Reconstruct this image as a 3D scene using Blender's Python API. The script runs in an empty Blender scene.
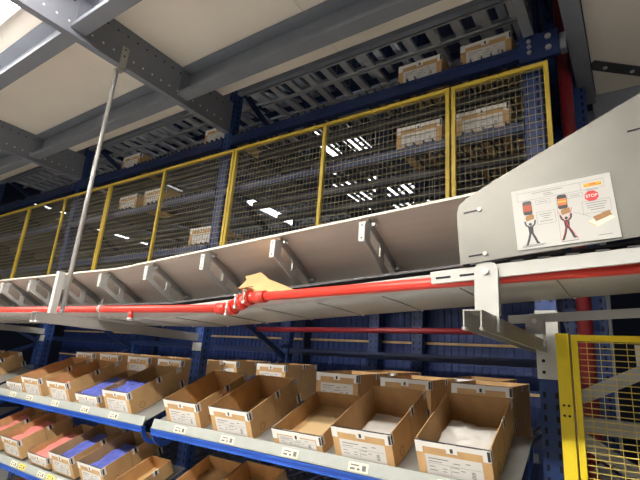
import bpy, bmesh, math, random
from mathutils import Matrix, Vector, noise
random.seed(7)
sc = bpy.context.scene
COL = sc.collection
PI = math.pi
R = math.radians

# ------------------------------------------------------------------ materials
def mat(name, col, rough=0.6, metal=0.0, var=0.0, scale=8.0, bump=0.0, emit=None, stretch=(1, 1, 1), spec=0.5):
    m = bpy.data.materials.new(name); m.use_nodes = True
    nt = m.node_tree; b = nt.nodes['Principled BSDF']
    c = (*col, 1)
    b.inputs['Base Color'].default_value = c
    b.inputs['Roughness'].default_value = rough
    b.inputs['Metallic'].default_value = metal
    b.inputs['Specular IOR Level'].default_value = spec
    if var > 0 or bump > 0:
        tc = nt.nodes.new('ShaderNodeTexCoord'); mp = nt.nodes.new('ShaderNodeMapping')
        mp.inputs['Scale'].default_value = stretch
        nz = nt.nodes.new('ShaderNodeTexNoise'); nz.inputs['Scale'].default_value = scale
        nz.inputs['Detail'].default_value = 5
        nt.links.new(tc.outputs['Object'], mp.inputs['Vector']); nt.links.new(mp.outputs['Vector'], nz.inputs['Vector'])
        if var > 0:
            rp = nt.nodes.new('ShaderNodeValToRGB')
            rp.color_ramp.elements[0].position = .3; rp.color_ramp.elements[1].position = .7
            rp.color_ramp.elements[0].color = (*[x * (1 - var) for x in col], 1)
            rp.color_ramp.elements[1].color = (*[min(1, x * (1 + var)) for x in col], 1)
            nt.links.new(nz.outputs['Fac'], rp.inputs['Fac']); nt.links.new(rp.outputs['Color'], b.inputs['Base Color'])
        if bump > 0:
            bp = nt.nodes.new('ShaderNodeBump'); bp.inputs['Strength'].default_value = bump
            bp.inputs['Distance'].default_value = .01
            nt.links.new(nz.outputs['Fac'], bp.inputs['Height']); nt.links.new(bp.outputs['Normal'], b.inputs['Normal'])
    if emit:
        b.inputs['Emission Color'].default_value = (*emit[0], 1); b.inputs['Emission Strength'].default_value = emit[1]
    return m

M = dict(
    card=mat('cardboard', (.56, .35, .16), .8, var=.08, scale=14),
    card_in=mat('cardboard inside', (.46, .29, .14), .85, var=.06, scale=10),
    tape=mat('white tape', (.78, .77, .74), .4),
    ink=mat('black print', (.02, .02, .025), .5),
    grey_ink=mat('grey print', (.16, .16, .17), .6),
    paper=mat('white paper', (.66, .65, .63), .5),
    signb=mat('sign laminate', (.50, .50, .48), .5),
    sbrown=mat('brown print', (.30, .155, .06), .6),
    sred=mat('rust print', (.36, .07, .03), .6),
    cream=mat('cream tag', (.80, .76, .58), .5),
    yellow_tag=mat('yellow tag', (.85, .70, .08), .5),
    blue=mat('shaded rack blue', (.012, .027, .095), .4, var=.15, scale=5),  # rack blue darkened, the dimness of the upper rack put into the colour
    blue_post=mat('part-lit rack blue', (.014, .044, .17), .4, var=.12, scale=5),  # same rack blue made lighter so the uprights look lit
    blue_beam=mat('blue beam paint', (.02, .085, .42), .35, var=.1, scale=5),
    slot=mat('dark slot', (.005, .006, .012), .8),
    rail=mat('grey label rail', (.37, .40, .38), .45, var=.05, scale=12),
    tray=mat('grey tray', (.40, .42, .42), .4, metal=.5, var=.1, scale=6),
    track=mat('galvanised track', (.11, .12, .16), .4, metal=.3, var=.12, scale=9),  # track steel darkened to paint in the gloom behind the fence
    trackl=mat('lit-tone track steel', (.55, .56, .58), .4, metal=.2, var=.12, scale=9),  # lighter copy of the track, light from below painted into the top levels
    steel=mat('grey painted steel', (.215, .235, .28), .5, var=.08, scale=4),
    sheet=mat('brushed steel sheet', (.76, .70, .62), .3, metal=.2, var=.07, scale=3, stretch=(.6, 6, 6)),
    plate=mat('cover plate steel', (.19, .187, .17), .42, metal=.3, var=.07, scale=5),
    white=mat('white painted steel', (.47, .48, .46), .4, var=.04, scale=6),
    pan=mat('pan sheet', (.40, .40, .385), .4, metal=.3, var=.07, scale=4),
    bracket=mat('bracket steel', (.40, .41, .40), .45, metal=.2, var=.05),
    bolt=mat('bolt zinc', (.75, .75, .74), .3, metal=.9),
    dark=mat('dark steel', (.06, .06, .065), .6),
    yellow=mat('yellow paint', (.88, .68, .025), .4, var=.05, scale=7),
    yellow_f=mat('shaded yellow paint', (.60, .44, .05), .5, var=.06, scale=7),  # darker copy of the yellow, weaker light on the upper fence painted in
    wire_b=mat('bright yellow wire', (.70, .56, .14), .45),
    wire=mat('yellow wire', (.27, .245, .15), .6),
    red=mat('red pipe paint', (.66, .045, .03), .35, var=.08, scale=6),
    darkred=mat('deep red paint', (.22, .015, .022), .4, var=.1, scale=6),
    deck=mat('beige deck panel', (.92, .86, .77), .7, var=.03, scale=2),
    concrete=mat('concrete floor', (.50, .49, .47), .6, var=.12, scale=2, bump=.1),
    wall=mat('dark wall cladding', (.018, .026, .06), .8, var=.1, scale=2),
    wall_lt=mat('pale wall cladding', (.16, .165, .17), .8, var=.05, scale=1),
    lamp=mat('lamp diffuser', (.9, .9, .9), .4, emit=((1.0, .92, .84), 14)),
    lowfill=mat('low fill lamp diffuser', (.9, .9, .9), .4, emit=((1.0, .93, .82), 16)),
    lampkey=mat('key lamp diffuser', (.9, .9, .9), .4, emit=((1.0, .94, .85), 195)),
    deckfill=mat('deck fill lamp diffuser', (.9, .9, .9), .4, emit=((1.0, .93, .84), 9)),
    lampfar=mat('far lamp diffuser', (.9, .9, .9), .4, emit=((.93, .96, 1.0), 1.3)),
    housing=mat('lamp housing', (.75, .75, .75), .5),
    backblue=mat('blue back sheet', (.013, .038, .17), .55, var=.15, scale=3),
    bag_blue=mat('blue wrapping', (.10, .13, .48), .45, var=.12, scale=12),
    bag_pink=mat('pink wrapping', (.80, .25, .23), .45, var=.1, scale=12),
    bag_white=mat('white wrapping', (.72, .70, .67), .35, var=.06, scale=15),
    tan=mat('tan paper', (.58, .42, .22), .7, var=.06),
    orange=mat('orange print', (.55, .15, .04), .5),
    logo=mat('yellow print', (.66, .42, .03), .5),
    redink=mat('red print', (.55, .035, .035), .5),
    hold=mat('stencil ink', (.20, .12, .05), .8),
)

# ------------------------------------------------------------------ mesh builder
class MB:
    def __init__(s): s.bm = bmesh.new(); s.mats = []
    def mi(s, m):
        m = M[m]
        if m not in s.mats: s.mats.append(m)
        return s.mats.index(m)
    def faces(s, vs, fs, m):
        i = s.mi(m); v = [s.bm.verts.new(p) for p in vs]; out = []
        for f in fs:
            try:
                fc = s.bm.faces.new([v[k] for k in f]); fc.material_index = i; out.append(fc)
            except ValueError: pass
        return out
    def box(s, lo, hi, m, mx=None):
        x0, y0, z0 = lo; x1, y1, z1 = hi
        vs = [Vector(p) for p in ((x0, y0, z0), (x1, y0, z0), (x1, y1, z0), (x0, y1, z0), (x0, y0, z1), (x1, y0, z1), (x1, y1, z1), (x0, y1, z1))]
        if mx: vs = [mx @ v for v in vs]
        s.faces(vs, ((0, 3, 2, 1), (4, 5, 6, 7), (0, 1, 5, 4), (1, 2, 6, 5), (2, 3, 7, 6), (3, 0, 4, 7)), m); return s
    def bar(s, a, b, w, h, m, up=(0, 0, 1)):
        a = Vector(a); b = Vector(b); d = (b - a); L = d.length; d.normalize(); u = Vector(up)
        if abs(d.dot(u)) > .95: u = Vector((0, 1, 0))
        sd = d.cross(u).normalized(); u = sd.cross(d)
        mx = Matrix((sd, d, u)).transposed().to_4x4(); mx.translation = a
        return s.box((-w / 2, 0, -h / 2), (w / 2, L, h / 2), m, mx)
    def cyl(s, a, b, r, m, n=14, r2=None):
        a = Vector(a); b = Vector(b); d = (b - a).normalized(); u = Vector((0, 0, 1))
        if abs(d.dot(u)) > .95: u = Vector((0, 1, 0))
        sd = d.cross(u).normalized(); u = sd.cross(d); r2 = r if r2 is None else r2
        vs = [];
        for k in range(n):
            c = math.cos(2 * PI * k / n); q = math.sin(2 * PI * k / n)
            vs.append(a + (sd * c + u * q) * r)
        for k in range(n):
            c = math.cos(2 * PI * k / n); q = math.sin(2 * PI * k / n)
            vs.append(b + (sd * c + u * q) * r2)
        fs = [(k, (k + 1) % n, n + (k + 1) % n, n + k) for k in range(n)]
        fc = s.faces(vs, fs + [tuple(range(n))[::-1], tuple(range(n, 2 * n))], m)
        for f in fc[:n]: f.smooth = True
        return s
    def prism(s, pts, off, m, mx=None):
        """extrude a polygon of 3d points by the vector off"""
        a = [Vector(p) for p in pts]; o = Vector(off); n = len(a)
        vs = a + [p + o for p in a]
        if mx: vs = [mx @ v for v in vs]
        s.faces(vs, [tuple(range(n))[::-1], tuple(range(n, 2 * n))] + [(k, (k + 1) % n, n + (k + 1) % n, n + k) for k in range(n)], m); return s
    def ring(s, outer, inner, off, m):
        """flat band between two closed loops of equal count, extruded by off"""
        n = len(outer); o = Vector(off)
        A = [Vector(p) for p in outer]; B = [Vector(p) for p in inner]
        vs = A + B + [p + o for p in A] + [p + o for p in B]; fs = []
        for k in range(n):
            j = (k + 1) % n
            fs += [(k, j, n + j, n + k), (2 * n + k, 3 * n + k, 3 * n + j, 2 * n + j), (k, 2 * n + k, 2 * n + j, j), (n + k, n + j, 3 * n + j, 3 * n + k)]
        s.faces(vs, fs, m); return s
    def mesh(s, name):
        bmesh.ops.recalc_face_normals(s.bm, faces=s.bm.faces)
        me = bpy.data.meshes.new(name); s.bm.to_mesh(me); s.bm.free()
        for m in s.mats: me.materials.append(m)
        return me
    def obj(s, name, parent=None):
        return link(name, s.mesh(name), parent)

def link(name, me, parent=None):
    o = bpy.data.objects.new(name, me); COL.objects.link(o)
    if parent: o.parent = parent
    return o
def tag(o, label, cat, group=None):
    o['label'] = label; o['category'] = cat
    if group: o['group'] = group
    return o
def thing(name, label, cat, loc=(0, 0, 0), rot=(0, 0, 0), group=None):
    o = bpy.data.objects.new(name, None); COL.objects.link(o)
    o.location = loc; o.rotation_euler = rot; o.empty_display_size = .05
    return tag(o, label, cat, group)
def struct(name, mb):
    o = mb.obj(name); o['kind'] = 'structure'; return o
def dup(root, loc, rot=None, label=None, group=None):
    r = root.copy(); COL.objects.link(r); r.location = loc
    if rot is not None: r.rotation_euler = rot
    if label: r['label'] = label
    if group: r['group'] = group
    for ch in list(root.children):
        c = ch.copy(); COL.objects.link(c); c.parent = r
        for g in ch.children:
            d = g.copy(); COL.objects.link(d); d.parent = c
    return r

# ------------------------------------------------------------------ setting
struct('floor', MB().box((-14, -6, -.1), (4, 9, 0), 'concrete'))
cb = MB()
xs = [-13.0, -10.0, -7.45, -5.09, -2.73, -1.55, -.37, -.16]
ys = [-6, -3, -1.8, -.6, .6, 2.24]
for i in range(len(xs) - 1):
    for j in range(len(ys) - 1):
        cb.box((xs[i] + .0015, ys[j] + .0015, 3.752), (xs[i + 1] - .0015, ys[j + 1] - .0015, 3.79), 'deck')
struct('ceiling', cb)
struct('wall_back', MB().box((-14, 9, 0), (4, 9.1, 7), 'wall'))
struct('wall_left', MB().box((-14.1, -6, 0), (-14, 9, 7), 'wall'))
struct('wall_right', MB().box((4, -6, 0), (4.1, 9, 7), 'wall'))
struct('wall_front', MB().box((-14, -6.1, 0), (4, -6, 7), 'wall_lt'))
struct('ceiling_hall', MB().box((-14, 2.26, 7), (4, 9, 7.1), 'wall'))
struct('trim_deck', MB().box((-.1, 3.075, 3.02), (1.2, 3.13, 3.47), 'steel'))
dk = MB()
dk.box((-.075, .4, 3.435), (.5, 1.78, 3.46), 'deck').box((-.075, 1.783, 3.435), (1.2, 3.07, 3.46), 'deck')
tag(dk.obj('overhead_deck'), 'beige deck panel overhead in the top right corner of the photo', 'panel')
tag(MB().box((-.165, .4, 3.38), (-.08, 3.07, 3.46), 'steel').box((-.165, .4, 3.46), (-.155, 3.07, 3.52), 'steel').obj('edge_beam'),
    'grey steel edge beam along the left side of the beige overhead panel', 'beam')
t = thing('joint_strip', 'dark grey bolted strip across the beige overhead panel', 'strip', (-.08, 2.71, 3.433))
sb = MB(); sb.bar((0, 0, -.006), (.45, .37, -.006), .075, .008, 'dark'); sb.obj('flat_bar', t)
for k in (.07, .2, .33):
    MB().cyl((k, k * .82, -.01), (k, k * .82, -.018), .012, 'bolt', 10).obj('bolt', t)
tag(MB().prism([(-.2, 3.14, 0), (-.15, 3.14, 0), (-.09, 3.14, 3.37), (-.2, 3.14, 3.37)], (0, .06, 0), 'steel').obj('deck_post'),
    'grey steel post under the corner of the beige overhead panel', 'post')

# ------------------------------------------------------------------ mezzanine beams
FX = [-.345, -2.71, -5.08, -7.45]                       # rack frame lines
def cross_beam(x, label):
    t = thing('cross_beam', label, 'beam', (x, 0, 0), group='deep cross beams under the deck')
    w = MB(); w.box((.035, -1.2, 3.47), (.041, 2.36, 3.75), 'steel')
    for r, z in enumerate((3.535, 3.69)):
        k = 0; y = .3
        while y < 2.3:
            w.cyl((.0405, y, z), (.0425, y, z), .007, 'deck' if r == 0 else 'slot', 8); y += .075
    w.obj('web', t)
    MB().box((-.012, -1.2, 3.462), (.041, 2.36, 3.470), 'steel').box((-.012, -1.2, 3.470), (-.007, 2.36, 3.485), 'steel').obj('bottom_flange', t)
    MB().box((-.012, -1.2, 3.742), (.034, 2.36, 3.75), 'steel').obj('top_flange', t)
    return t
names = ['above the red upright pipe at the right end', 'with the hanging rod bolted to it', 'over the left half of the yellow fence', 'farthest away at the left edge of the photo']
for x, n in zip((-.36, -2.74, -5.1, -7.46), names):
    cross_beam(x, 'grey perforated cross beam under the beige deck, ' + n)
def joist(x0, x1, y, label):
    t = thing('deck_joist', label, 'joist', (x0, y, 3.5), group='joists spanning between cross beams')
    L = x1 - x0
    MB().box((0, .03, .005), (L, .036, .24), 'steel').box((0, .024, .08), (L, .04, .11), 'steel').obj('web', t)
    MB().box((0, -.06, 0), (L, .036, .006), 'steel').box((0, -.06, .006), (L, -.055, .03), 'steel').obj('bottom_flange', t)
    MB().box((0, -.06, .234), (L, .036, .24), 'steel').obj('top_flange', t)
    for xx in (.012, L - .012):
        MB().box((xx - .006, -.05, .02), (xx + .006, .028, .2), 'steel').obj('end_plate', t)
spans = [(-2.699, -.325, 'right bay of the deck'), (-5.059, -2.705, 'middle bay of the deck'), (-7.419, -5.065, 'far left bay of the deck')]
for a, b, n in spans:
    for y, q in ((1.86, 'nearest the rack'), (1.05, 'second from the rack'), (.25, 'third from the rack')):
        joist(a, b, y, 'grey deck joist %s, in the %s' % (q, n))

# lamps
def lamp(x0, x1, y, z, label, m='lamp', group='tube lamps of the hall', rot=0):
    t = thing('strip_lamp', label, 'lamp', (x0, y, z), (0, 0, rot), group=group)
    L = x1 - x0; hw = .05 if m == 'lamp' else .02
    hz = .086 if m == 'lampfar' else .032
    MB().box((0, -hw, hz), (L, hw, hz + .028), 'housing').obj('housing', t)
    if m == 'lampkey':
        for sy in (-1, 1): MB().prism([(0, sy * .02, .032), (0, sy * .09, -.04), (0, sy * .094, -.04), (0, sy * .024, .036)], (L, 0, 0), 'housing').obj('cutoff_skirt', t)  # unseen skirts added to keep the key light off the upper fence
    MB().cyl((.02, 0, 0), (L - .02, 0, 0), .085 if m == 'lampfar' else .02 if m == 'lampkey' else .028, m, 12).obj('diffuser', t)
    if m == 'lampfar':
        for xx in (.2, L - .2): MB().cyl((xx, 0, .11), (xx, 0, 7 - z), .003, 'steel', 6).obj('hanger', t)
    if m in ('lamp', 'lowfill', 'deckfill', 'lampkey'):
        for xx in (.3, L - .3):
            MB().cyl((xx, 0, .07), (xx, 0, (3.435 if m == 'deckfill' else 3.75) - z), .004, 'steel', 6).obj('hanger', t)
lamp(-5.02, -2.9, .74, 3.56, 'glowing white strip lamp under the deck in the top left corner')
lamp(-2.6, -.5, .74, 3.56, 'strip lamp over the aisle in front of the near shelf')
lamp(-7.3, -5.2, .74, 3.56, 'strip lamp over the aisle at the far left')
lamp(-5.0, -2.6, -.75, 3.45, 'hanging strip lamp behind the camera, left', 'lampkey')
lamp(-2.5, -.35, -.75, 3.45, 'hanging strip lamp behind the camera, right', 'lampkey')
lamp(-5.5, -3.0, -2.6, 2.5, 'unseen low fill lamp across the aisle, left', 'lowfill')  # added out of view to brighten the sloping guard sheet from the left
lamp(.15, 1.3, .75, 3.2, 'unseen fill lamp added under the beige overhead panel at the right', 'deckfill')  # added out of view only to brighten the overhead deck
for x, z, n in ((-2.57, 4.23, 'above centre of the near fence panel'), (-3.27, 4.56, 'behind the top rail of the near fence panel'), (-2.67, 3.70, 'low in the near fence panel'),
                (-1.80, 3.43, 'low beside the double fence post'), (-4.0, 3.64, 'behind the scrap of cardboard'), (-6.9, 3.43, 'left of the hanging rod, low'),
                (-8.0, 3.70, 'far left, below the middle'), (-6.3, 4.27, 'above the third fence panel boxes'), (-10.5, 4.5, 'at the left edge'), (-5.2, 4.05, 'left of the cross beam end'), (-2.2, 3.55, 'right half of the near panel, low')):
    lamp(x, x + .95, 3.95, z, 'cold white lamp glimpsed through the rack, ' + n, 'lampfar', 'lamps in the next aisle', PI / 2)

# ------------------------------------------------------------------ rack frames
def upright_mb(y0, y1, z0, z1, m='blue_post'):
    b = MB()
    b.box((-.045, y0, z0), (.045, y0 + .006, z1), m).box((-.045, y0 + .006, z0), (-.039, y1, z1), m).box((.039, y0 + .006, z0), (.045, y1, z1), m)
    z = z0 + .05
    while z < z1 - .05:
        for sx in (-.028, .022):
            b.box((sx - .003, y0 - .001, z), (sx + .009, y0 + .001, z + .025), 'slot')
        b.box((.0445, y0 + .03, z), (.0455, y0 + .045, z + .025), 'slot')
        b.box((-.0455, y0 + .03, z), (-.0445, y0 + .045, z + .025), 'slot')
        z += .05
    return b
ups = upright_mb(0, .075, 0, 1.64).mesh('upright'); ups2 = upright_mb(0, .075, 1.93, 5.4).mesh('upright')
upr = upright_mb(0, .075, 0, 5.4).mesh('upright')
def frame(x, label):
    t = thing('rack_ladder', label, 'rack frame', (x, 2.36, 0), group='frames of the blue rack')
    near = x > -1
    if near: link('front_upright', ups, t); link('front_upright', ups2, t)
    else: link('front_upright', upr, t)
    o = link('rear_upright', upr, t); o.location = (0, 1.03, 0)
    # white splice plate between the lower and upper post
    w = MB(); w.box((-.048, -.008, 1.63), (.048, -.003, 1.94), 'white').box((-.048, -.003, 1.63), (-.044, .07, 1.94), 'white').box((.044, -.003, 1.63), (.048, .07, 1.94), 'white')
    for z in (1.66, 1.71, 1.76): w.cyl((-.02, -.0085, z), (-.02, -.0078, z), .008, 'slot', 8)
    if near: w.obj('splice_plate', t)
    else:
        for za, zb in ((1.66, 1.718), (1.85, 1.90)): MB().box((-.048, -.008, za), (.048, -.003, zb), 'white').obj('splice_plate', t)
    zz = .3; k = 0
    while zz < 4.9:
        b = MB()
        a, c = ((0, .08, zz), (0, 1.03, zz + .42)) if k % 2 == 0 else ((0, 1.03, zz), (0, .08, zz + .42))
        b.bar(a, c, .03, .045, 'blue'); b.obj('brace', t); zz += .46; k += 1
    return t
for x, n in zip(FX, ('beside the yellow gate post at right', 'between the two box shelves', 'behind the far left boxes', 'at the far left end')):
    frame(x, 'blue perforated rack frame with a white splice plate, ' + n)
# near frame connector plate
t = thing('connector_plate', 'blue bolted connector plate at the top right end of the yellow fence', 'plate', (-.4, 2.335, 3.3))
MB().box((0, 0, 0), (.20, .0235, .16), 'blue').obj('plate', t)
for px, pz in ((.055, .05), (.055, .085), (.055, .12), (.15, .05), (.15, .12)):
    MB().cyl((px, 0, pz), (px, -.01, pz), .012 if px < .1 else .016, 'bolt', 10).obj('bolt', t)
tag(MB().box((-.198, 2.35, 3.33), (-.168, 2.40, 3.345), 'steel').box((-.198, 2.35, 3.345), (-.168, 2.356, 3.42), 'steel').box((-.198, 2.35, 3.42), (-.168, 2.40, 3.432), 'steel').obj('tie_beam'),
    'short grey channel from the blue connector plate towards the overhead panel', 'beam')

# ------------------------------------------------------------------ upper rack shelves
def track_mesh(tm='track'):
    b = MB()
    b.box((-.03, 0, 0), (-.025, 1.06, .03), tm).box((.025, 0, 0), (.03, 1.06, .03), tm)
    y = .03
    while y < 1.05:
        b.cyl((-.025, y, .02), (.025, y, .02), .007, tm, 6); y += .08
    return b.mesh('roller_track')
TRK = track_mesh(); TRK_L = MB().box((-.03, 0, 0), (.03, 1.06, .004), 'trackl').box((-.03, 0, .004), (-.026, 1.06, .03), 'trackl').box((.026, 0, .004), (.03, 1.06, .03), 'trackl').mesh('roller_track')
BAYS = [(-2.66, -.395), (-5.03, -2.76), (-7.40, -5.13)]
BN = ['right bay', 'middle bay', 'far left bay']
def upper_shelf(bi, z, lvl):
    a, b = BAYS[bi]; L = b - a
    t = thing('rack_shelf', 'blue beamed rack shelf %s, in the %s' % (lvl, BN[bi]), 'shelf', (a, 2.36, z), group='upper rack shelves')
    hi = z > 3.6; fb = 'steel' if hi else 'blue'; tk = TRK_L if hi else TRK; xm = 'trackl' if hi else 'track'
    f = MB(); bh = .078 if z > 3.2 else .05
    f.box((0, -.005, -bh), (L, .04, 0), fb).box((0, -.009, -.03), (L, -.005, -.002), fb)
    f.obj('front_beam', t)
    MB().box((0, 1.02, -bh), (L, 1.06, 0), 'blue').obj('rear_beam', t)
    for y in ((.10, .30, .55, .80) if hi else (.34, .68)):
        MB().box((0, y, -.06 + .03 * hi), (L, y + .006, -.004), xm).box((0, y, -.06 + .03 * hi), (L, y + (.02 if hi else .05), -.055 + .03 * hi), xm).obj('cross_member', t)
    n = 13 if hi else 19
    skip = {(0, 2.95): (5, 6, 12), (1, 2.95): (4, 9, 10), (0, 3.42): (3, 4, 8, 9, 14)}.get((bi, z), (7,))
    for k in range(n):
        if k in skip: continue
        o = link('roller_track', tk, t); o.location = (.07 + k * (L - .14) / (n - 1), 0, .001)
for bi in range(3):
    for z, lv in ((2.48, 'lowest of the upper levels'), (2.95, 'behind the yellow fence'), (3.42, 'with its beam just above the fence'), (3.90, 'above the fence beam'), (4.37, 'topmost level')):
        upper_shelf(bi, z, lv)

# blue sheeting and rear structure
for (a, b), n in zip(BAYS, BN):
    t = thing('back_sheet', 'dark blue ribbed back sheet behind the boxes, ' + n, 'sheet', (a, 3.75, 0), group='blue back sheets')
    s = MB(); x = 0
    s.box((0, 0, 0), (b - a, .006, 2.2), 'backblue')
    while x < b - a - .02:
        s.box((x, -.008, 0), (x + .02, 0, 2.2), 'backblue'); x += .06
    s.obj('sheet', t)
    for z in (1.52, 1.86): MB().box((0, -.02, z), (b - a, -.009, z + .02), 'tan').obj('batten', t)
for (a, b), n in zip(BAYS, BN):
    tag(MB().box((a, 3.40, 1.71), (b, 3.45, 1.765), 'blue').obj('rack_beam'), 'dark blue cross beam above the back row of boxes, ' + n, 'beam', 'low rear rack beams')
for x, n in ((-1.9, 'behind the box with a grey top'), (-1.5, 'right of the other thin post'), (-4.2, 'behind the left shelf boxes')):
    o = link('rack_post', upr); o.location = (x, 3.60, 0); tag(o, 'thin dark blue rear post, ' + n, 'post', 'rear posts')
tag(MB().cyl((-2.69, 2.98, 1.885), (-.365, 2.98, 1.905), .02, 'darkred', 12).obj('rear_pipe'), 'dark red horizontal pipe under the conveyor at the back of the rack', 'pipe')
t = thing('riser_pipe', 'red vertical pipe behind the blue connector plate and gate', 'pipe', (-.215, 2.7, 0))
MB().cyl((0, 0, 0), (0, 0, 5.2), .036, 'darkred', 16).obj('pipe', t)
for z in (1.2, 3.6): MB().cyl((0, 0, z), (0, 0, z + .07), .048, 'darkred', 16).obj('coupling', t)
o = link('rack_post', upr); o.location = (-.17, 2.85, 0); tag(o, 'bright blue perforated post right of the red vertical pipe', 'post')
o = link('rack_post', upr); o.location = (.12, 3.3, 0); tag(o, 'blue perforated post seen through the yellow gate mesh', 'post')

# ------------------------------------------------------------------ flow shelves with tilted trays
TILT = R(25); ST, CT = math.sin(TILT), math.cos(TILT)
def flow_shelf(x0, x1, dz, label, tags):
    inn0, inn1 = max(0, -x0 * 0), (x1 - x0) - (.16 if x1 in (-2.62, -5.02) else 0)
    t = thing('flow_shelf', label, 'shelf', (x0, 0, dz), group='tilted pick shelves')
    L = x1 - x0
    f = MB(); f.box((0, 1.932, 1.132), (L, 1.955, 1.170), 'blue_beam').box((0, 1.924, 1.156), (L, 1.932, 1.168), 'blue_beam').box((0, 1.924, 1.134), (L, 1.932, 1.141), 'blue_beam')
    f.obj('front_beam', t)
    rl = MB(); rl.prism([(0, 1.930, 1.171), (0, 1.937, 1.171), (0, 1.950, 1.223), (0, 1.943, 1.225)], (L, 0, 0), 'rail')
    rl.box((0, 1.925, 1.171), (L, 1.93, 1.176), 'rail')
    rail = rl.obj('label_rail', t)
    for px, c in tags:
        g = MB(); sl = (1.943 - 1.930) / .054
        def q(u, zz, d=.0): return (px - x0 + u, 1.930 + (zz - 1.171) * sl - .0022 - d, zz)
        g.prism([q(0, 1.177), q(.10, 1.177), q(.10, 1.213), q(0, 1.213)], (0, .0015, 0), c)
        for (u0, u1, z0, z1) in ((.01, .035, 1.183, 1.192), (.045, .06, 1.183, 1.192), (.012, .055, 1.199, 1.205), (.07, .09, 1.183, 1.205)):
            g.prism([q(u0, z0, .0006), q(u1, z0, .0006), q(u1, z1, .0006), q(u0, z1, .0006)], (0, .0004, 0), 'grey_ink')
        g.obj('shelf_tag', rail)
    # tilted tray, 4 mm below the box bottoms
    tr = MB()
    def p(s, n): return (0, 1.9655 + s * CT - n * ST * -1 * -1, 1.2115 + s * ST + n * CT)
    a = [p(-.02, -.003), p(.40, -.003), p(.40, -.007), p(-.02, -.007)]
    tr.prism([(0, y, z) for _, y, z in a], (L, 0, 0), 'tray')
    tr.obj('tray', t)
    # flow lanes behind the tray
    ln = MB(); ln.box((0, 2.44, 1.26), (inn1, 2.455, 1.30), 'track')
    ln.obj('lane_edge', t)
    k = .06
    while k < inn1 - .03:
        o = link('roller_track', TRK, t); o.location = (k, 2.46, 1.268); o.rotation_euler = (R(3), 0, 0); k += .16
    MB().box((0, 3.30, 1.23), (inn1, 3.34, 1.30), 'blue').obj('rear_beam', t)
    # curved side arms carrying the tray
    for xx in (.004, L - .012):
        out, inn = [], []
        for i in range(15):
            an = PI + PI * i / 14
            out.append((xx, 2.03 + .09 * math.cos(an), 1.145 + .085 * math.sin(an)))
            inn.append((xx, 2.03 + .065 * math.cos(an), 1.145 + .055 * math.sin(an)))
        s = MB(); n = len(out)
        for i in range(n - 1):
            s.prism([out[i], out[i + 1], inn[i + 1], inn[i]], (.008, 0, 0), 'blue_beam')
        s.prism([(xx, 2.09, 1.135), (xx, 2.12, 1.15), (xx, 2.33, 1.34), (xx, 2.33, 1.28)], (.008, 0, 0), 'blue_beam')
        s.obj('side_arm', t)
    return t
R1 = [-.71, -1.12, -1.50, -1.93, -2.32]
R2 = [-3.0, -3.36, -3.78, -4.2, -4.5]
flow_shelf(-2.53, -.42, 0, 'tilted shelf holding five large boxes, its grey rail in the lower middle of the photo', [(x, 'cream') for x in R1])
flow_shelf(-4.93, -2.62, 0, 'tilted shelf at left holding boxes with blue and pink contents, upper of the left pair', [(x, 'cream') for x in R2])
flow_shelf(-7.3, -5.02, 0, 'tilted shelf at the far left edge, level with the upper box shelves', [(-5.4, 'cream'), (-5.8, 'cream')])
flow_shelf(-2.53, -.42, -.493, 'lower tilted shelf at the bottom middle, under the five large boxes', [(-2.3, 'cream'), (-1.95, 'cream')])
flow_shelf(-4.93, -2.62, -.493, 'lower tilted shelf at the bottom left with cream and yellow tags', [(-3.1, 'cream'), (-3.48, 'cream'), (-3.76, 'cream'), (-3.62, 'yellow_tag'), (-4.2, 'cream'), (-4.06, 'yellow_tag')])
flow_shelf(-4.93, -2.62, -.94, 'bottom tilted shelf peeking out at the lower left corner', [(-4.0, 'cream')])

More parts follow.
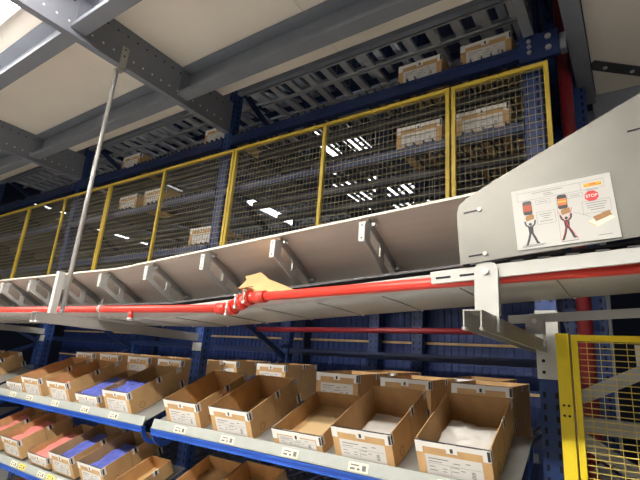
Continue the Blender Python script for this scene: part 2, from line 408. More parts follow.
# ------------------------------------------------------------------ boxes
def box_proto(W, L, H, label_h=.085):
    t = thing('cardboard_box', 'open cardboard box', 'box')
    k = .004
    c = MB()
    c.box((0, 0, 0), (W, L, k), 'card')
    c.box((0, 0, k), (W, k, H), 'card').box((0, L - k, k), (W, L, H), 'card')
    c.box((0, k, k), (k, L - k, H), 'card').box((W - k, k, k), (W, L - k, H), 'card')
    # fold lines and round stencil on the right side
    if H > .12:
        for rr in (.021,):
            o_, i_ = [], []
            for q in range(18):
                a = 2 * PI * q / 18
                o_.append((W + .0002, .085 + rr * math.cos(a), .035 + rr * math.sin(a))); i_.append((W + .0002, .085 + (rr - .003) * math.cos(a), .035 + (rr - .003) * math.sin(a)))
            c.ring(o_, i_, (.0006, 0, 0), 'hold')
        c.box((W, .205, .004), (W + .0004, .207, H - .002), 'hold')
    c.obj('carton', t)
    d = .0012
    tp = MB()
    tp.box((.006, -d, H - .024), (W - .006, 0, H - .002), 'tape')                # strip along the front rim
    tp.box((0, -d, H - .002), (W, k, H + .001), 'ink')
    for x0 in (0, W - .03):                                                      # corner tabs
        tp.box((x0, -d * 1.6, H - .05), (x0 + .03, 0, H - .001), 'tape')
    tp.box((W - .012, -d * 2.1, H - .046), (W - .001, 0, H - .006), 'ink')
    tp.box((W, -d, H - .05), (W + d, .026, H - .001), 'tape')
    tp.box((W, .002, H - .046), (W + d * 1.6, .012, H - .006), 'ink')
    tp.box((W * .5 - .022, -d * 1.6, H - .040), (W * .5 + .022, 0, H - .001), 'tape')
    tp.box((W * .5 - .006, -d * 2.1, H - .036), (W * .5 + .006, 0, H - .018), 'ink')
    tp.obj('front_tape', t)
    ys_ = L * .52
    for (y0, z1, hh) in ((ys_, H + .001, .036), (L - .03, .055, .05)) if H > .12 else ((ys_, H + .001, .03),):
        sp = MB(); sp.box((W, y0, z1 - hh), (W + d, y0 + .045, z1), 'tape').box((W, y0 + .016, z1 - hh), (W + d * 1.6, y0 + .03, z1), 'ink')
        if z1 > H: sp.box((W - k - d, y0, H - .012), (W, y0 + .045, H + d), 'tape')
        sp.obj('side_tape', t)
    MB().box((W - k - d, L - .035, H - .035), (W + d, L + d, H + d), 'tape').obj('corner_tape', t) if H > .12 else None
    lb = MB(); z0 = .014 if H < .2 else H - .145; z1 = min(z0 + label_h, H - .03)
    lx0, lx1 = W * .12, W * .88
    lb.box((lx0, -d, z0), (lx1, 0, z1), 'paper')
    lw = lx1 - lx0; lh = z1 - z0
    def pr(u0, u1, v0, v1, m='grey_ink'): lb.box((lx0 + lw * u0, -d - .0005, z0 + lh * v0), (lx0 + lw * u1, -d, z0 + lh * v1), m)
    pr(.06, .42, .80, .84); pr(.06, .30, .66, .69); pr(.5, .62, .70, .74); pr(.72, .80, .78, .82)
    pr(.06, .16, .40, .43); pr(.06, .20, .22, .25); pr(.46, .60, .50, .53); pr(.46, .58, .30, .33); pr(.62, .70, .40, .43)
    pr(.03, .97, .57, .58); pr(.44, .445, .1, .57)
    pr(.30, .38, .36, .39); pr(.30, .37, .22, .25)
    for q in range(5): pr(.80, .87, .14 + q * .07, .14 + q * .07 + .035, 'grey_ink')
    lb.obj('label', t)
    return t
protos = {}
def put_box(kind, x, y, z, tilt, label, group):
    spec = dict(tall=(.30, .43, .155), low=(.30, .43, .09), mid=(.30, .43, .118), small=(.20, .30, .09), flat=(.30, .43, .155), deep=(.30, .43, .28))[kind]
    if kind not in protos:
        protos[kind] = t = box_proto(*spec, label_h=.055 if spec[2] < .1 else .085)
        t.location = (x, y, z); t.rotation_euler = (tilt, 0, 0); t['label'] = label; t['group'] = group
        return t
    return dup(protos[kind], (x, y, z), (tilt, 0, 0), label, group)
FY, FZ = 1.9655, 1.2115
G1 = 'boxes on the right pick shelf'; G2 = 'boxes on the left pick shelf'; G3 = 'boxes on the lower pick shelves'; G4 = 'boxes in the back row'; G5 = 'boxes on the upper rack shelves'
def front(kind, x, dz, label, g): return put_box(kind, x, FY, FZ + dz, TILT, label, g)
front('tall', -.795, 0, 'open cardboard box with a white bag inside, nearest the yellow gate', G1)
front('tall', -1.205, 0, 'open cardboard box with a grey bag deep inside, second from the right', G1)
front('low', -1.575, 0, 'low cardboard box with a tan sheet in it, third from the right', G1)
front('tall', -2.02, 0, 'empty cardboard box left of the low box with the tan sheet', G1)
front('tall', -2.42, 0, 'empty cardboard box at the left end of the right shelf rail', G1)
front('tall', -3.09, 0, 'tall cardboard box filled with blue wrapping, right end of the left shelf', G2)
front('low', -3.47, 0, 'low cardboard box filled with blue wrapping, left of the tall blue one', G2)
front('tall', -3.87, 0, 'cardboard box with a little pink wrapping, left of the low blue one', G2)
front('tall', -4.30, 0, 'empty looking tall cardboard box, second from the left on the upper left shelf', G2)
front('low', -4.615, 0, 'low cardboard box at the left end of the upper left shelf', G2)
front('tall', -5.60, 0, 'cardboard box cut by the left edge of the photo, beyond the blue upright', G2)
front('tall', -6.0, 0, 'cardboard box beyond the left edge, last on the upper shelf', G2)
D2 = -.475
front('tall', -4.400, D2, 'tall cardboard box with pink wrapping on the lower left shelf', G3)
front('tall', -4.810, D2, 'cardboard box with pink wrapping at the far left of the lower shelf', G3)
front('low', -3.965, D2, 'low cardboard box with pink wrapping on the lower left shelf', G3)
front('tall', -3.610, D2, 'tall cardboard box with blue and white wrapping on the lower left shelf', G3)
front('tall', -3.220, D2, 'tall cardboard box with blue wrapping, second of the lower shelf blue pair', G3)
front('small', -2.825, D2, 'small empty cardboard box at the bottom edge, right end of the lower left shelf', G3)
front('low', -2.40, D2, 'low empty cardboard box at the bottom edge, left on the lower right shelf', G3)
front('mid', -2.05, D2, 'empty cardboard box at the bottom edge, below the wide empty box', G3)
front('tall', -4.45, -.94, 'cardboard box with reddish inside in the bottom left corner', G3)
front('tall', -4.05, -.94, 'cardboard box on the bottom shelf, right of the corner one', G3)
def back(kind, x, y, z, label): return put_box(kind, x, y, z, R(3), label, G4)
for x, n in ((-1.685, 'behind the low box with the tan sheet'), (-1.24, 'behind the box with the grey bag'), (-.828, 'behind the box with the white bag'),
             (-4.54, 'first from the left, behind the left shelf'), (-4.12, 'second from the left, behind the left shelf'), (-3.69, 'third from the left, behind the left shelf'), (-3.27, 'behind the tall box of blue wrapping')):
    back('deep', x, 2.47, 1.302, 'shaded back row cardboard box, ' + n)
for x, n in ((-1.66, 'behind the taped box at centre'), (-.99, 'at the very back near the yellow gate'), (-2.60, 'just right of the blue upright')):
    back('deep', x, 2.93, 1.326, 'dark cardboard box deep in the rack, ' + n)
back('deep', -3.12, 2.93, 1.326, 'dark cardboard box deep in the rack, seen left of the blue upright')
def upb(x, y, z, label): return put_box('tall', x, y, z, 0, label, G5)
Z = .032
upb(-1.17, 2.42, 2.95 + Z, 'cardboard box behind the near fence panel, left of the double fence post')
upb(-.78, 2.42, 2.95 + Z, 'cardboard box behind the short right fence panel')
upb(-1.17, 2.42, 3.42 + Z, 'cardboard box above the fence on the blue beam, left of the topmost one')
upb(-.75, 2.42, 3.42 + Z, 'cardboard box above the fence on the blue beam, beside the blue connector plate')
upb(-.78, 2.88, 2.95 + Z, 'cardboard box second in depth behind the short right fence panel')
upb(-.75, 2.88, 3.42 + Z, 'cardboard box second in depth above the fence at the right end')
upb(-4.27, 2.42, 2.95 + Z, 'cardboard box behind the third fence panel, left one of the two')
upb(-3.85, 2.42, 2.95 + Z, 'cardboard box behind the third fence panel, right one of the two')
upb(-3.08, 2.42, 2.48 + Z, 'cardboard box low behind the middle fence panel')
upb(-4.36, 2.42, 3.42 + Z, 'cardboard box above the fence near the hanging rod')
upb(-3.08, 2.42, 3.42 + Z, 'cardboard box above the fence beside the deep cross beam')

# contents
def bag(name, x, dz, y0, L, W, H, z0, m, label, cat='bag', seed=0, slope=0.0):
    """crumpled soft pack lying in a tilted box whose left edge is at x"""
    NA = .35 if m == 'bag_white' else .2
    bm = bmesh.new(); nx, ny = 16, 20; top = []
    for j in range(ny + 1):
        row = []
        for i in range(nx + 1):
            u, v = i / nx, j / ny
            e = min(1, min(u, 1 - u) * 14) ** .5 * min(1, min(v, 1 - v) * 16) ** .5
            n = noise.noise(Vector((u * 3.1 + seed, v * 4.3, seed * 1.7))) * NA + noise.noise(Vector((u * 9 + seed, v * 11, 3.3))) * NA
            z = z0 + (H * (.75 + .5 * n) + slope * v * H) * e
            row.append(bm.verts.new((.015 + u * (W - .03), y0 + v * L, z)))
        top.append(row)
    for j in range(ny):
        for i in range(nx):
            f = bm.faces.new((top[j][i], top[j][i + 1], top[j + 1][i + 1], top[j + 1][i])); f.smooth = True
    r = bmesh.ops.extrude_edge_only(bm, edges=[e for e in bm.edges if e.is_boundary])
    for v in r['geom']:
        if isinstance(v, bmesh.types.BMVert): v.co.z = z0 - .001
    bmesh.ops.holes_fill(bm, edges=[e for e in bm.edges if e.is_boundary], sides=0)
    bmesh.ops.recalc_face_normals(bm, faces=bm.faces)
    me = bpy.data.meshes.new(name); bm.to_mesh(me); bm.free(); me.materials.append(M[m])
    o = link(name, me); o.location = (x, FY, FZ + dz); o.rotation_euler = (TILT, 0, 0)
    return tag(o, label, cat)
Z0 = .0055
bag('plastic_bag', -.795, 0, .03, .33, .29, .075, Z0, 'bag_white', 'white plastic bag pack in the box nearest the yellow gate', seed=1)
bag('plastic_bag', -1.205, 0, .12, .27, .29, .03, Z0, 'bag_white', 'greyish clear bag at the bottom of the second box from the right', seed=2)
bag('wrapped_garment', -3.09, 0, .01, .22, .295, .175, Z0, 'bag_blue', 'blue wrapped garments in the tall box at the right end of the left shelf', seed=3)
bag('wrapped_garment', -3.47, 0, .01, .32, .295, .11, Z0, 'bag_blue', 'blue wrapped garments in the low box on the upper left shelf', seed=4)
bag('wrapped_garment', -3.87, 0, .01, .16, .295, .11, Z0, 'bag_pink', 'pink wrapped garments in the third box of the upper left shelf', seed=5)
bag('wrapped_garment', -4.30, 0, .01, .16, .295, .09, Z0, 'bag_pink', 'pink wrapped garments in the second box of the upper left shelf', seed=12)
bag('wrapped_garment', -4.400, D2, .01, .36, .295, .14, Z0, 'bag_pink', 'pink wrapped garments in the tall lower left box', seed=6)
bag('wrapped_garment', -4.810, D2, .01, .36, .295, .14, Z0, 'bag_pink', 'pink wrapped garments in the farthest lower left box', seed=7)
bag('wrapped_garment', -3.965, D2, .01, .34, .295, .085, Z0, 'bag_pink', 'pink wrapped garments in the low lower box', seed=8)
bag('wrapped_garment', -3.610, D2, .01, .38, .295, .13, Z0, 'bag_blue', 'blue wrapped garments next to the low pink box', seed=9)
bag('wrapped_garment', -3.220, D2, .01, .36, .295, .12, Z0, 'bag_blue', 'blue wrapped garments in the box above the bottom edge', seed=10)
bag('wrapped_garment', -4.45, -.94, .01, .38, .295, .09, Z0, 'bag_pink', 'pink wrapped garments in the bottom left corner box', seed=11)
o = MB().box((.06, .1, Z0), (.24, .36, Z0 + .006), 'tan').box((.02, .01, Z0), (.10, .06, Z0 + .05), 'bag_white').obj('paper_sheet')
o.location = (-1.575, FY, FZ); o.rotation_euler = (TILT, 0, 0); tag(o, 'tan paper sheet lying in the low box', 'paper')

# ------------------------------------------------------------------ mesh fence
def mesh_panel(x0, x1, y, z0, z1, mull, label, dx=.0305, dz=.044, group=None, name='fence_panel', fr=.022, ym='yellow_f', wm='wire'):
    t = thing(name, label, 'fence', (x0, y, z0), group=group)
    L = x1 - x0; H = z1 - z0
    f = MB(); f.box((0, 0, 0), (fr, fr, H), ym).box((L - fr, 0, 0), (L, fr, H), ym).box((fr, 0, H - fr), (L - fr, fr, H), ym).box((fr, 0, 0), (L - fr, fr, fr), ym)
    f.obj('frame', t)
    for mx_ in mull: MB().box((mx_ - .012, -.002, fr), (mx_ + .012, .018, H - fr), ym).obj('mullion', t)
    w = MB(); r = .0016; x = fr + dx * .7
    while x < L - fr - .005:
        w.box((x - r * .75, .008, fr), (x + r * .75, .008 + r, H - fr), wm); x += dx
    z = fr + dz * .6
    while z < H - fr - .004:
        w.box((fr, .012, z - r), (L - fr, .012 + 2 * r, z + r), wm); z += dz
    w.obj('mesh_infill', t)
    return t
P = 1.757
gp = 'yellow mesh fence panels'
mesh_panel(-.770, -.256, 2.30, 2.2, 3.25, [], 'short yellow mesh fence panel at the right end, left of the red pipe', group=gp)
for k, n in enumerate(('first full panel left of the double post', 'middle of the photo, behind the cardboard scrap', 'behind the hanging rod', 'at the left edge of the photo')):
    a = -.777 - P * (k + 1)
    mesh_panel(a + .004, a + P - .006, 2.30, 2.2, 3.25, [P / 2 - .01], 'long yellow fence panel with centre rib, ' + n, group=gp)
# gate at the lower right
t = thing('gate_post', 'yellow steel post at the lower right between blue upright and mesh gate', 'post', (-.29, 2.2, 0))
pb = MB(); pb.box((0, 0, 0), (.049, .05, 1.82), 'yellow')
for z in (1.49, 1.53):
    for px in (.016, .034): pb.cyl((px, .0005, z), (px, -.0008, z), .005, 'slot', 8)
pb.obj('post', t)
MB().box((-.03, -.01, 0), (.049, .08, .012), 'yellow').obj('base_plate', t)
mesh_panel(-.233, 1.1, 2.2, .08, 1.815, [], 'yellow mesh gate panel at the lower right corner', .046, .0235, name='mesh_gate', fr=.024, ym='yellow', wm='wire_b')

# ------------------------------------------------------------------ conveyor
SX = -2.5                                        # kink: level to the left, climbing to the right
def rise(x, s=.068): return max(0, x - SX) * s
XS = [-9.0, -5.0, -3.2, -2.6, -2.35, -2.1, -1.4, -.7, -.2, .6]
conv = thing('conveyor', 'overhead steel conveyor with a sloping side sheet above the box shelves', 'conveyor', (0, 0, 0))
def strip(pts_fn, xs_, thick, m, name, nseg=1):
    b = MB(); prof = [pts_fn(x) for x in xs_]; n = len(prof[0])
    vs = [p for row in prof for p in row]; fs = []
    for i in range(len(xs_) - 1):
        for j in range(n - 1): fs.append((i * n + j, (i + 1) * n + j, (i + 1) * n + j + 1, i * n + j + 1))
    b.faces(vs, fs, m)
    me = b.mesh(name); o = link(name, me, conv)
    for p in me.polygons: p.use_smooth = n > 3
    s = o.modifiers.new('thickness', 'SOLIDIFY'); s.thickness = thick; s.offset = 0
    return o
def sheet_prof(x):
    z = 2.085 + rise(x)
    return [(x, 1.49, z - .012), (x, 1.497, z), (x, 1.52, z - .006), (x, 1.64, z - .062), (x, 1.72, z - .105), (x, 1.775, z - .142), (x, 1.81, z - .175), (x, 1.83, z - .215)]
xs_sheet = [-9.0, -7, -5.0, -4.2, -3.2, -2.7, -2.5, -2.35, -2.2, -2.0, -1.4, -1.0, -.7, -.46, -.2]
strip(sheet_prof, xs_sheet, .003, 'sheet', 'guard_sheet')
def pan_z(x): return 1.795 + max(0, x + 2.1) * .07
strip(lambda x: [(x, 1.55, pan_z(x) + .03), (x, 1.55, pan_z(x)), (x, 1.75, pan_z(x) + .004), (x, 1.95, pan_z(x)), (x, 1.95, pan_z(x) + .05)], XS, .002, 'pan', 'bottom_pan')
es = MB().bar((0, 0, 0), (.035, 0, .001), .001, .006, 'white').mesh('edge_slot'); x = -5.0
while x < .55:                                    # slots along the pan edge
    o = link('edge_slot', es, conv); o.location = (x, 1.5485, pan_z(x) + .004); x += .085
se = MB().box((0, 0, -.003), (.006, .38, .002), 'pan').mesh('pan_seam'); sc_ = MB().cyl((0, 0, -.006), (0, 0, 0), .006, 'bolt', 8).mesh('pan_screw'); x = -6.8
while x < .5:
    o = link('pan_seam', se, conv); o.location = (x, 1.56, pan_z(x)); o = link('pan_screw', sc_, conv); o.location = (x + .02, 1.93, pan_z(x)); x += .3
strip(lambda x: [(x, 1.575, pan_z(x) + .032), (x, 1.575, pan_z(x) + .062)], XS, .004, 'white', 'side_rail')
strip(lambda x: [(x, 1.60, pan_z(x) + .09), (x, 2.05, pan_z(x) + .07)], XS, .01, 'dark', 'belt')
strip(lambda x: [(x, 2.08, 1.847 + (x + .404) * .06), (x, 2.08, 1.882 + (x + .404) * .06)], [-.45, 0, .6], .012, 'white', 'rear_rail')
strip(lambda x: [(x, 1.5465, pan_z(x) + .010), (x, 1.5465, pan_z(x) + .034)], XS, .002, 'white', 'front_lip')
# brackets under the sheet
def bracket():
    t = 'support_bracket'
    b = MB()
    # plate outline in the YZ plane, relative to the sheet top edge (y 1.5, z 0)
    out = [(.012, -.02), (.018, -.004), (.03, -.012), (.14, -.064), (.22, -.107), (.275, -.145), (.31, -.178), (.325, -.215), (.20, -.215), (.16, -.20), (-.012, -.107), (-.018, -.095), (-.018, -.03)]
    out = [(y, z) for y, z in out]
    h1 = [(.025, -.045), (.10, -.082), (.118, -.10), (.118, -.135), (.105, -.143), (.025, -.098)]
    h2 = [(.150, -.108), (.215, -.14), (.255, -.17), (.262, -.185), (.235, -.195), (.150, -.16)]
    bm = b.bm; i = b.mi('bracket')
    vs = [bm.verts.new((0, y, z)) for y, z in out]; es = [bm.edges.new((vs[k], vs[(k + 1) % len(vs)])) for k in range(len(vs))]
    for h in (h1, h2):
        hv = [bm.verts.new((0, y, z)) for y, z in h]; es += [bm.edges.new((hv[k], hv[(k + 1) % len(hv)])) for k in range(len(hv))]
    bmesh.ops.triangle_fill(bm, use_beauty=True, use_dissolve=False, edges=es)
    ex = bmesh.ops.extrude_face_region(bm, geom=list(bm.faces))
    for v in ex['geom']:
        if isinstance(v, bmesh.types.BMVert): v.co.x += .006
    pl = b.mesh('support_bracket')
    f = MB(); f.box((-.020, -.022, -.108), (.006, -.018, -.028), 'white')
    for z in (-.042, -.094): f.cyl((-.007, -.0225, z), (-.007, -.0215, z), .004, 'slot', 8)
    fl = f.mesh('bolt_flange')
    g = MB(); g.box((.006, .03, -.035), (.035, .034, -.02), 'bracket').cyl((.02, .031, -.028), (.02, .02, -.028), .007, 'bolt', 8)
    return pl, fl, g.mesh('fixing_lug'), MB().cyl((.006, .26, -.155), (.03, .26, -.155), .009, 'bolt', 8).mesh('bolt')
BP, BF, BL, BB = bracket()
for k in range(14):
    x = -.856 - .4515 * k
    o = link('support_bracket', BP, conv); o.location = (x + .012, 1.5, 2.083 + rise(x))
    link('bolt_flange', BF, o); link('fixing_lug', BL, o); link('bolt', BB, o)
# cover plate with rounded corner
cv = MB(); y = 1.435
pts = [(-.452, 1.957), (-.462, 2.10), (-.463, 2.135), (-.455, 2.163), (-.43, 2.183), (-.34, 2.232), (.6, 2.69), (.6, 2.06)]
cv.prism([(px, y, pz) for px, pz in pts], (0, .004, 0), 'plate')
cv.prism([(-.452, y + .004, 1.957), (-.462, y + .004, 2.10), (-.463, y + .004, 2.135), (-.463, y + .10, 2.135), (-.452, y + .10, 1.957)], (.003, 0, 0), 'plate')
cover = cv.obj('cover_plate', conv)
for px, pz in ((-.395, 1.985), (-.41, 2.135), (.06, 2.32), (.075, 2.06)):
    s = MB(); s.bar((px - .03, y - .0008, pz - .003), (px + .02, y - .0008, pz + .002), .0012, .005, 'slot')
    s.cyl((px + .022, y, pz + .003), (px + .022, y - .006, pz + .003), .007, 'pan', 10)
    s.obj('slot_bolt', cover)
# white strip below the plate, with slots
st = MB()
def zt(x): return 1.942 + (x + .56) * .064
st.prism([(-.56, 1.45, zt(-.56)), (-.555, 1.45, zt(-.56) - .041), (.6, 1.45, zt(.6) - .043), (.6, 1.45, zt(.6))], (0, .012, 0), 'white')
for x in (-.54, -.46): st.bar((x, 1.4496, zt(x) - .024), (x + .05, 1.4496, zt(x + .05) - .024), .001, .007, 'slot')
st.obj('front_strip', conv)
ed = MB(); x = -.30
while x < .55: ed.bar((x, 1.4495, zt(x) + .003), (x + .035, 1.449, zt(x + .035) + .002), .004, .004, 'dark'); x += .075
ed.obj('edge_clip', conv)
def leg_plate(x, y, z0, z1):
    b = MB(); w = .036
    o_ = [(x - w, y, z0), (x + w, y, z0), (x + w, y, z1 - .02), (x + w - .008, y, z1 - .005), (x + w - .02, y, z1), (x - w + .02, y, z1), (x - w + .008, y, z1 - .005), (x - w, y, z1 - .02)]
    b.prism(o_, (0, .006, 0), 'white').box((x + w - .005, y + .006, z0), (x + w, y + .028, z1 - .03), 'white').box((x + w - .008, y, z0 - .05), (x + w, y + .006, z0), 'white')
    b.cyl((x, y, z1 - .03), (x, y - .008, z1 - .03), .01, 'bolt', 10)
    b.obj('leg_plate', conv)
leg_plate(-.375, 1.442, 1.795, 1.962)
leg_plate(-.345, 2.062, 1.80, 1.885)
for lx in (-2.74, -5.09): MB().box((lx - .02, 1.275, 1.789), (lx + .012, 1.281, 2.03), 'white').box((lx + .008, 1.281, 1.789), (lx + .012, 1.31, 2.03), 'white').obj('leg_plate', conv)


def cantilever(x, y0, z0, z1, label):
    t = thing('support_arm', label, 'support arm', (x, y0, z0), group='arms carrying the conveyor')
    y1 = (2.3515 if x > -1 else 2.3595) - y0; dz = z1 - z0
    a = MB()
    for sx in (-.026, .022):
        a.prism([(sx, 0, 0), (sx, y1, dz), (sx, y1, dz + .052), (sx, 0, .052)], (.004, 0, 0), 'pan')
    a.prism([(-.026, 0, .052), (-.026, y1, dz + .052), (-.026, y1, dz + .056), (-.026, 0, .056)], (.052, 0, 0), 'pan')
    a.obj('channel', t)
    for sx in (-.024, .024):
        MB().cyl((sx, -.003, .003), (sx, .03, .003), .005, 'bolt', 8).obj('end_lip', t)
cantilever(-.375, 1.29, 1.735, 1.745, 'pale grey channel arm reaching from the white leg plate to the blue upright')
cantilever(-2.74, 1.20, 1.73, 1.73, 'grey channel arm below the hanging rod, left of centre')
cantilever(-5.10, 1.20, 1.73, 1.73, 'grey channel arm at the far left under the conveyor')
t = thing('hanger_rod', 'long thin grey rod hanging from the cross beam to the conveyor', 'rod', (-2.74, 1.345, 0))
MB().cyl((0, 0, 1.83), (0, 0, 3.43), .0135, 'pan', 12).obj('tube', t)
MB().box((-.014, -.006, 1.80), (.014, .006, 1.84), 'steel').obj('foot_clevis', t)
MB().cyl((0, 0, 3.43), (0, 0, 3.47), .006, 'bolt', 8).obj('threaded_end', t)
MB().box((.043, -.02, 3.43), (.049, .03, 3.60), 'white').cyl((.049, .005, 3.58), (.05, .005, 3.58), .007, 'slot', 8).cyl((.049, .005, 3.53), (.05, .005, 3.53), .007, 'slot', 8).box((-.006, -.02, 3.428), (.049, .03, 3.434), 'pan').obj('top_bracket', t)
t2 = thing('hanger_rod', 'thin grey rod hanging at the far left over the conveyor', 'rod', (-5.075, 1.335, 0))

# ------------------------------------------------------------------ red pipes
t = thing('red_pipe', 'bright red pipe along the conveyor, right piece rising behind the sign plate', 'pipe')
MB().cyl((-1.34, 1.50, 1.886), (.6, 1.50, 1.957), .0195, 'red', 18).obj('pipe', t)
MB().cyl((-1.39, 1.5, 1.884), (-1.33, 1.5, 1.886), .027, 'red', 18).obj('coupling', t)
t = thing('red_pipe', 'bright red pipe along the conveyor, level left piece', 'pipe')
MB().cyl((-9, 1.50, 1.872), (-1.60, 1.50, 1.836), .0195, 'red', 18).obj('pipe', t)
MB().cyl((-1.62, 1.5, 1.836), (-1.56, 1.5, 1.836), .027, 'red', 18).obj('coupling', t)
MB().cyl((-2.3, 1.5, 1.83), (-2.3, 1.5, 1.79), .013, 'red', 12).cyl((-2.3, 1.5, 1.79), (-2.3, 1.5, 1.775), .018, 'bolt', 10).obj('sprinkler_nozzle', t)
MB().cyl((-2.62, 1.5, 1.843), (-2.60, 1.5, 1.843), .024, 'bolt', 14).box((-2.618, 1.496, 1.86), (-2.602, 1.504, 1.90), 'bolt').box((-2.618, 1.496, 1.79), (-2.602, 1.504, 1.82), 'bolt').obj('pipe_clamp', t)
t = thing('pipe_joint', 'red bolted elbow joint linking the two red pipes', 'pipe joint', (-1.475, 1.5, 1.86))
el = MB(); el.cyl((-.085, 0, -.024), (-.04, 0, -.022), .024, 'red', 16).cyl((-.05, 0, -.022), (.045, 0, .023), .026, 'red', 16).cyl((.04, 0, .022), (.085, 0, .024), .024, 'red', 16)
el.obj('elbow', t)
for a, b in (((-.06, -.0, -.022), (-.035, 0, -.018)), ((-.012, 0, -.004), (.012, 0, .008)), ((.035, 0, .02), (.06, 0, .024))):
    MB().cyl(a, b, .035, 'red', 16).obj('collar', t)
for bx_, bz in ((-.05, -.03), (0, 0), (.05, .022)):
    MB().cyl((bx_, -.036, bz - .03), (bx_, -.036, bz + .03), .005, 'bolt', 8).cyl((bx_, -.036, bz + .022), (bx_, -.036, bz + .032), .009, 'bolt', 6).cyl((bx_, -.036, bz - .032), (bx_, -.036, bz - .022), .009, 'bolt', 6).obj('bolt', t)

# cardboard scrap stuck behind the pipe
cs = MB()
pl = [(0, 0), (.02, .05), (.00, .075), (.035, .082), (.08, .10), (.105, .088), (.15, .06), (.25, .028), (.33, 0), (.2, -.045), (.06, -.04)]
cs.prism([(px, 0, pz) for px, pz in pl], (0, .004, 0), 'card')
cs.prism([(0, -.012, -.012), (.07, -.03, -.02), (.10, -.02, .0), (.03, -.008, .01)], (0, .004, 0), 'card_in')
o = cs.obj('cardboard_scrap'); o.location = (-1.57, 1.57, 1.945); o.rotation_euler = (R(-28), R(3), R(4))
tag(o, 'torn piece of cardboard wedged between the steel sheet and the red pipe', 'cardboard')

# ------------------------------------------------------------------ warning sign
sg = thing('warning_sign', 'white instruction sign with pictograms and a red STOP octagon on the steel plate', 'sign', (-.276, 1.4335, 1.989), (0, -R(3.7), 0))
SW, SH = .267, .194
MB().box((0, -.002, 0), (SW, 0, SH), 'signb').obj('sign_board', sg)
def U(u, v, d=.0): return (u * SW, -.002 - d, (1 - v) * SH)
def poly(b, pts, m, d=.0004): b.prism([U(u, v, d) for u, v in pts], (0, .0004, 0), m)
def rect(b, u0, u1, v0, v1, m, d=.0004): poly(b, [(u0, v0), (u1, v0), (u1, v1), (u0, v1)], m, d)
def line(b, u0, v0, u1, v1, w, m, d=.0006):
    a = Vector(U(u0, v0, d)); c = Vector(U(u1, v1, d)); dd = (c - a).normalized(); n = Vector((-dd.z, 0, dd.x)) * w / 2
    b.prism([a - n, c - n, c + n, a + n], (0, .0004, 0), m)
tx = MB()
def frame_box(u0, u1, v0, v1):
    for a in ((u0, v0, u1, v0), (u1, v0, u1, v1), (u1, v1, u0, v1), (u0, v1, u0, v0)): line(tx, *a, .0007, 'grey_ink')
frame_box(.06, .71, .07, .20); frame_box(.71, .93, .07, .20); frame_box(.25, .40, .235, .295); frame_box(.57, .72, .235, .295)
frame_box(.24, .43, .43, .63); frame_box(.70, .96, .39, .58)
for u0, u1, v in ((.22, .54, .10), (.34, .42, .135), (.34, .44, .165), (.28, .37, .265), (.60, .69, .265), (.27, .40, .47), (.29, .38, .505), (.31, .36, .54), (.27, .40, .585),
                  (.73, .93, .425), (.74, .92, .46), (.74, .90, .495), (.77, .90, .53), (.06, .30, .94), (.06, .28, .96), (.46, .62, .955), (.80, .93, .93), (.76, .87, .215)):
    line(tx, u0, v, u1, v, .0016, 'grey_ink')
dv = MB(); line(dv, .46, .24, .45, .93, .0006, 'grey_ink'); dv.obj('divider_line', sg)
tx.obj('print', sg)
def barrel(u, v, band):
    b = MB(); w, h = .048, .115
    poly(b, [(u - w, v - h * .8), (u - w * .7, v - h), (u + w * .7, v - h), (u + w, v - h * .8), (u + w, v + h * .8), (u + w * .7, v + h), (u - w * .7, v + h), (u - w, v + h * .8)], 'ink')
    rect(b, u - w * .9, u + w * .9, v - h * .45, v + h * .5, band, .0008)
    rect(b, u - w * .9, u + w * .9, v - h * .1, v + h * .1, 'logo' if band == 'orange' else 'sred', .0012)
    b.obj('pictogram', sg)
barrel(.155, .33, 'sred'); barrel(.515, .325, 'orange')
def man(u, v):
    b = MB()
    poly(b, [(u - .045, v - .015), (u - .035, v - .055), (u + .04, v - .075), (u + .05, v - .035), (u + .045, v + .01), (u - .035, v + .035)], 'sbrown')
    poly(b, [(u - .035, v - .055), (u + .04, v - .075), (u + .05, v - .035), (u - .03, v - .012)], 'sbrown', .0008)
    poly(b, [(u + math.cos(a) * .017, v + .09 + math.sin(a) * .024) for a in [2 * PI * k / 10 for k in range(10)]], 'ink')
    for a in ((-.055, .03, -.045, .10), (-.045, .10, -.015, .13), (.055, .03, .045, .10), (.045, .10, .015, .13)): line(b, u + a[0], v + a[1], u + a[2], v + a[3], .0045, 'ink', .0004)
    poly(b, [(u - .028, v + .12), (u + .028, v + .12), (u + .022, v + .25), (u - .022, v + .25)], 'ink')
    for a in ((-.012, .24, -.03, .33), (-.03, .33, -.055, .42), (.012, .24, .035, .32), (.035, .32, .055, .405)): line(b, u + a[0], v + a[1], u + a[2], v + a[3], .0062, 'ink', .0004)
    for a in ((-.07, .42, -.05, .42), (.05, .405, .075, .40)): line(b, u + a[0], v + a[1], u + a[2], v + a[3], .004, 'ink', .0004)
    b.obj('pictogram', sg)
man(.165, .515); man(.53, .505)
cr = MB(); line(cr, .455, .47, .62, .94, .0013, 'redink', .0014); line(cr, .60, .44, .46, .95, .0013, 'redink', .0014); cr.obj('red_cross', sg)
pl = MB(); line(pl, .61, .52, .755, .63, .0006, 'ink')
poly(pl, [(.73, .70), (.90, .64), (.97, .68), (.80, .78)], 'cream'); poly(pl, [(.73, .70), (.80, .78), (.80, .80), (.73, .72)], 'tan'); poly(pl, [(.80, .78), (.97, .68), (.97, .70), (.80, .80)], 'cream')
poly(pl, [(.78, .64), (.86, .61), (.87, .69), (.80, .72)], 'sbrown', .0008); poly(pl, [(.86, .60), (.94, .58), (.95, .65), (.87, .69)], 'sbrown', .0008)
pl.obj('pictogram', sg)
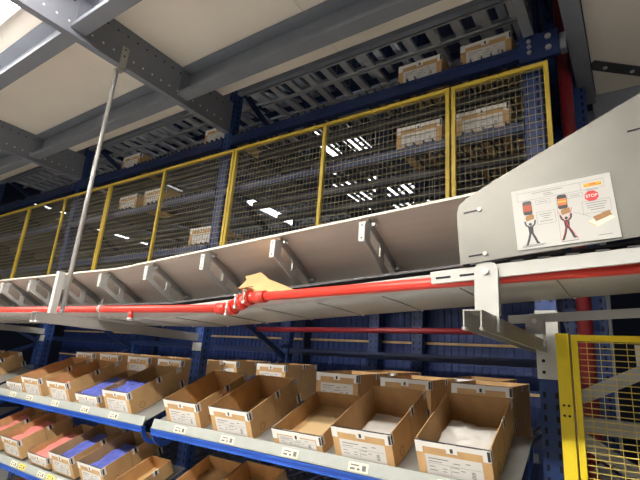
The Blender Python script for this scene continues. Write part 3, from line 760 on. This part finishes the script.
def text_mesh(body, size, m, parent, name, loc, shear=0.0, dep=.0003):
    c = bpy.data.curves.new(name, 'FONT'); c.body = body; c.size = size; c.align_x = 'CENTER'; c.align_y = 'CENTER'; c.extrude = dep; c.shear = shear; c.offset = size * .02
    tmp = bpy.data.objects.new(name, c); COL.objects.link(tmp)
    dg = bpy.context.evaluated_depsgraph_get(); me = bpy.data.meshes.new_from_object(tmp.evaluated_get(dg))
    bpy.data.objects.remove(tmp); me.materials.clear(); me.materials.append(M[m])
    o = link(name, me, parent); o.rotation_euler = (PI / 2, 0, 0); o.location = loc
    return o
oc = MB(); cu, cvv = .80, .315; rr = .0185
oc.prism([(cu * SW + rr * math.cos(PI / 8 + k * PI / 4), -.0026, (1 - cvv) * SH + rr * .92 * math.sin(PI / 8 + k * PI / 4)) for k in range(8)], (0, .0005, 0), 'redink')
octo = oc.obj('stop_octagon', sg)
text_mesh('STOP', .0125, 'paper', octo, 'stop_lettering', U(cu, cvv, .0010))
lg = MB(); rect(lg, .74, .91, .105, .165, 'logo'); lg = lg.obj('logo_band', sg)
text_mesh('DHL', .0095, 'redink', lg, 'logo_lettering', U(.825, .136, .0008), .3)
q = MB(); rect(q, .745, .78, .142, .150, 'redink', .0008); rect(q, .87, .905, .142, .150, 'redink', .0008); q.obj('logo_bar', lg)

# ------------------------------------------------------------------ frames seen through the gate
t = thing('conveyor_stand', 'grey steel stand with diagonal braces seen through the yellow gate mesh', 'stand', (0, 2.42, 0))
MB().bar((-.24, 0, 1.455), (.9, .05, 1.435), .05, .06, 'bracket').obj('cross_rail', t)
MB().bar((-.26, .03, 1.40), (.31, .03, 1.07), .04, .06, 'bracket').obj('brace', t)
MB().bar((-.24, .06, 1.56), (.31, .06, 1.85), .04, .055, 'bracket').obj('brace', t)
MB().box((.27, -.02, 0), (.33, .1, 1.88), 'steel').obj('leg', t)
MB().bar((-.2, .1, 1.28), (.28, .1, .90), .03, .05, 'steel').obj('brace', t)
t = thing('notice_board', 'small white and red notice behind the gate mesh at the right edge', 'notice', (.027, 2.216, 1.717))
MB().box((-.04, 0, -.017), (.06, .005, .064), 'paper').obj('board', t)
MB().box((-.01, -.001, .02), (.055, 0, .058), 'redink').obj('red_field', t)

# remaining part of the far rod
MB().cyl((0, 0, 1.83), (0, 0, 3.43), .0135, 'pan', 12).obj('tube', t2)
MB().box((-.014, -.006, 1.80), (.014, .006, 1.84), 'steel').obj('foot_clevis', t2)

# ------------------------------------------------------------------ world, camera, view
w = bpy.data.worlds.new('World'); sc.world = w; w.use_nodes = True
w.node_tree.nodes['Background'].inputs['Color'].default_value = (.5, .55, .65, 1)
w.node_tree.nodes['Background'].inputs['Strength'].default_value = 0.02

RM = [[0.825734, -0.093112, -0.556322], [0.559118, 0.265389, 0.785466], [0.074506, -0.959635, 0.271201]]
cam = bpy.data.cameras.new('Camera'); co = bpy.data.objects.new('Camera', cam); COL.objects.link(co)
cam.sensor_width = 36; cam.lens = 455 / 640 * 36; cam.clip_start = .02
rot = Matrix([[r[0], -r[1], -r[2]] for r in RM]).to_4x4()
rot.translation = (0, 0, 1.6); co.matrix_world = rot
sc.camera = co
vs = sc.view_settings
vs.view_transform = 'Standard'; vs.look = 'None'; vs.gamma = 1; vs.use_curve_mapping = False
vs.exposure = 1.27
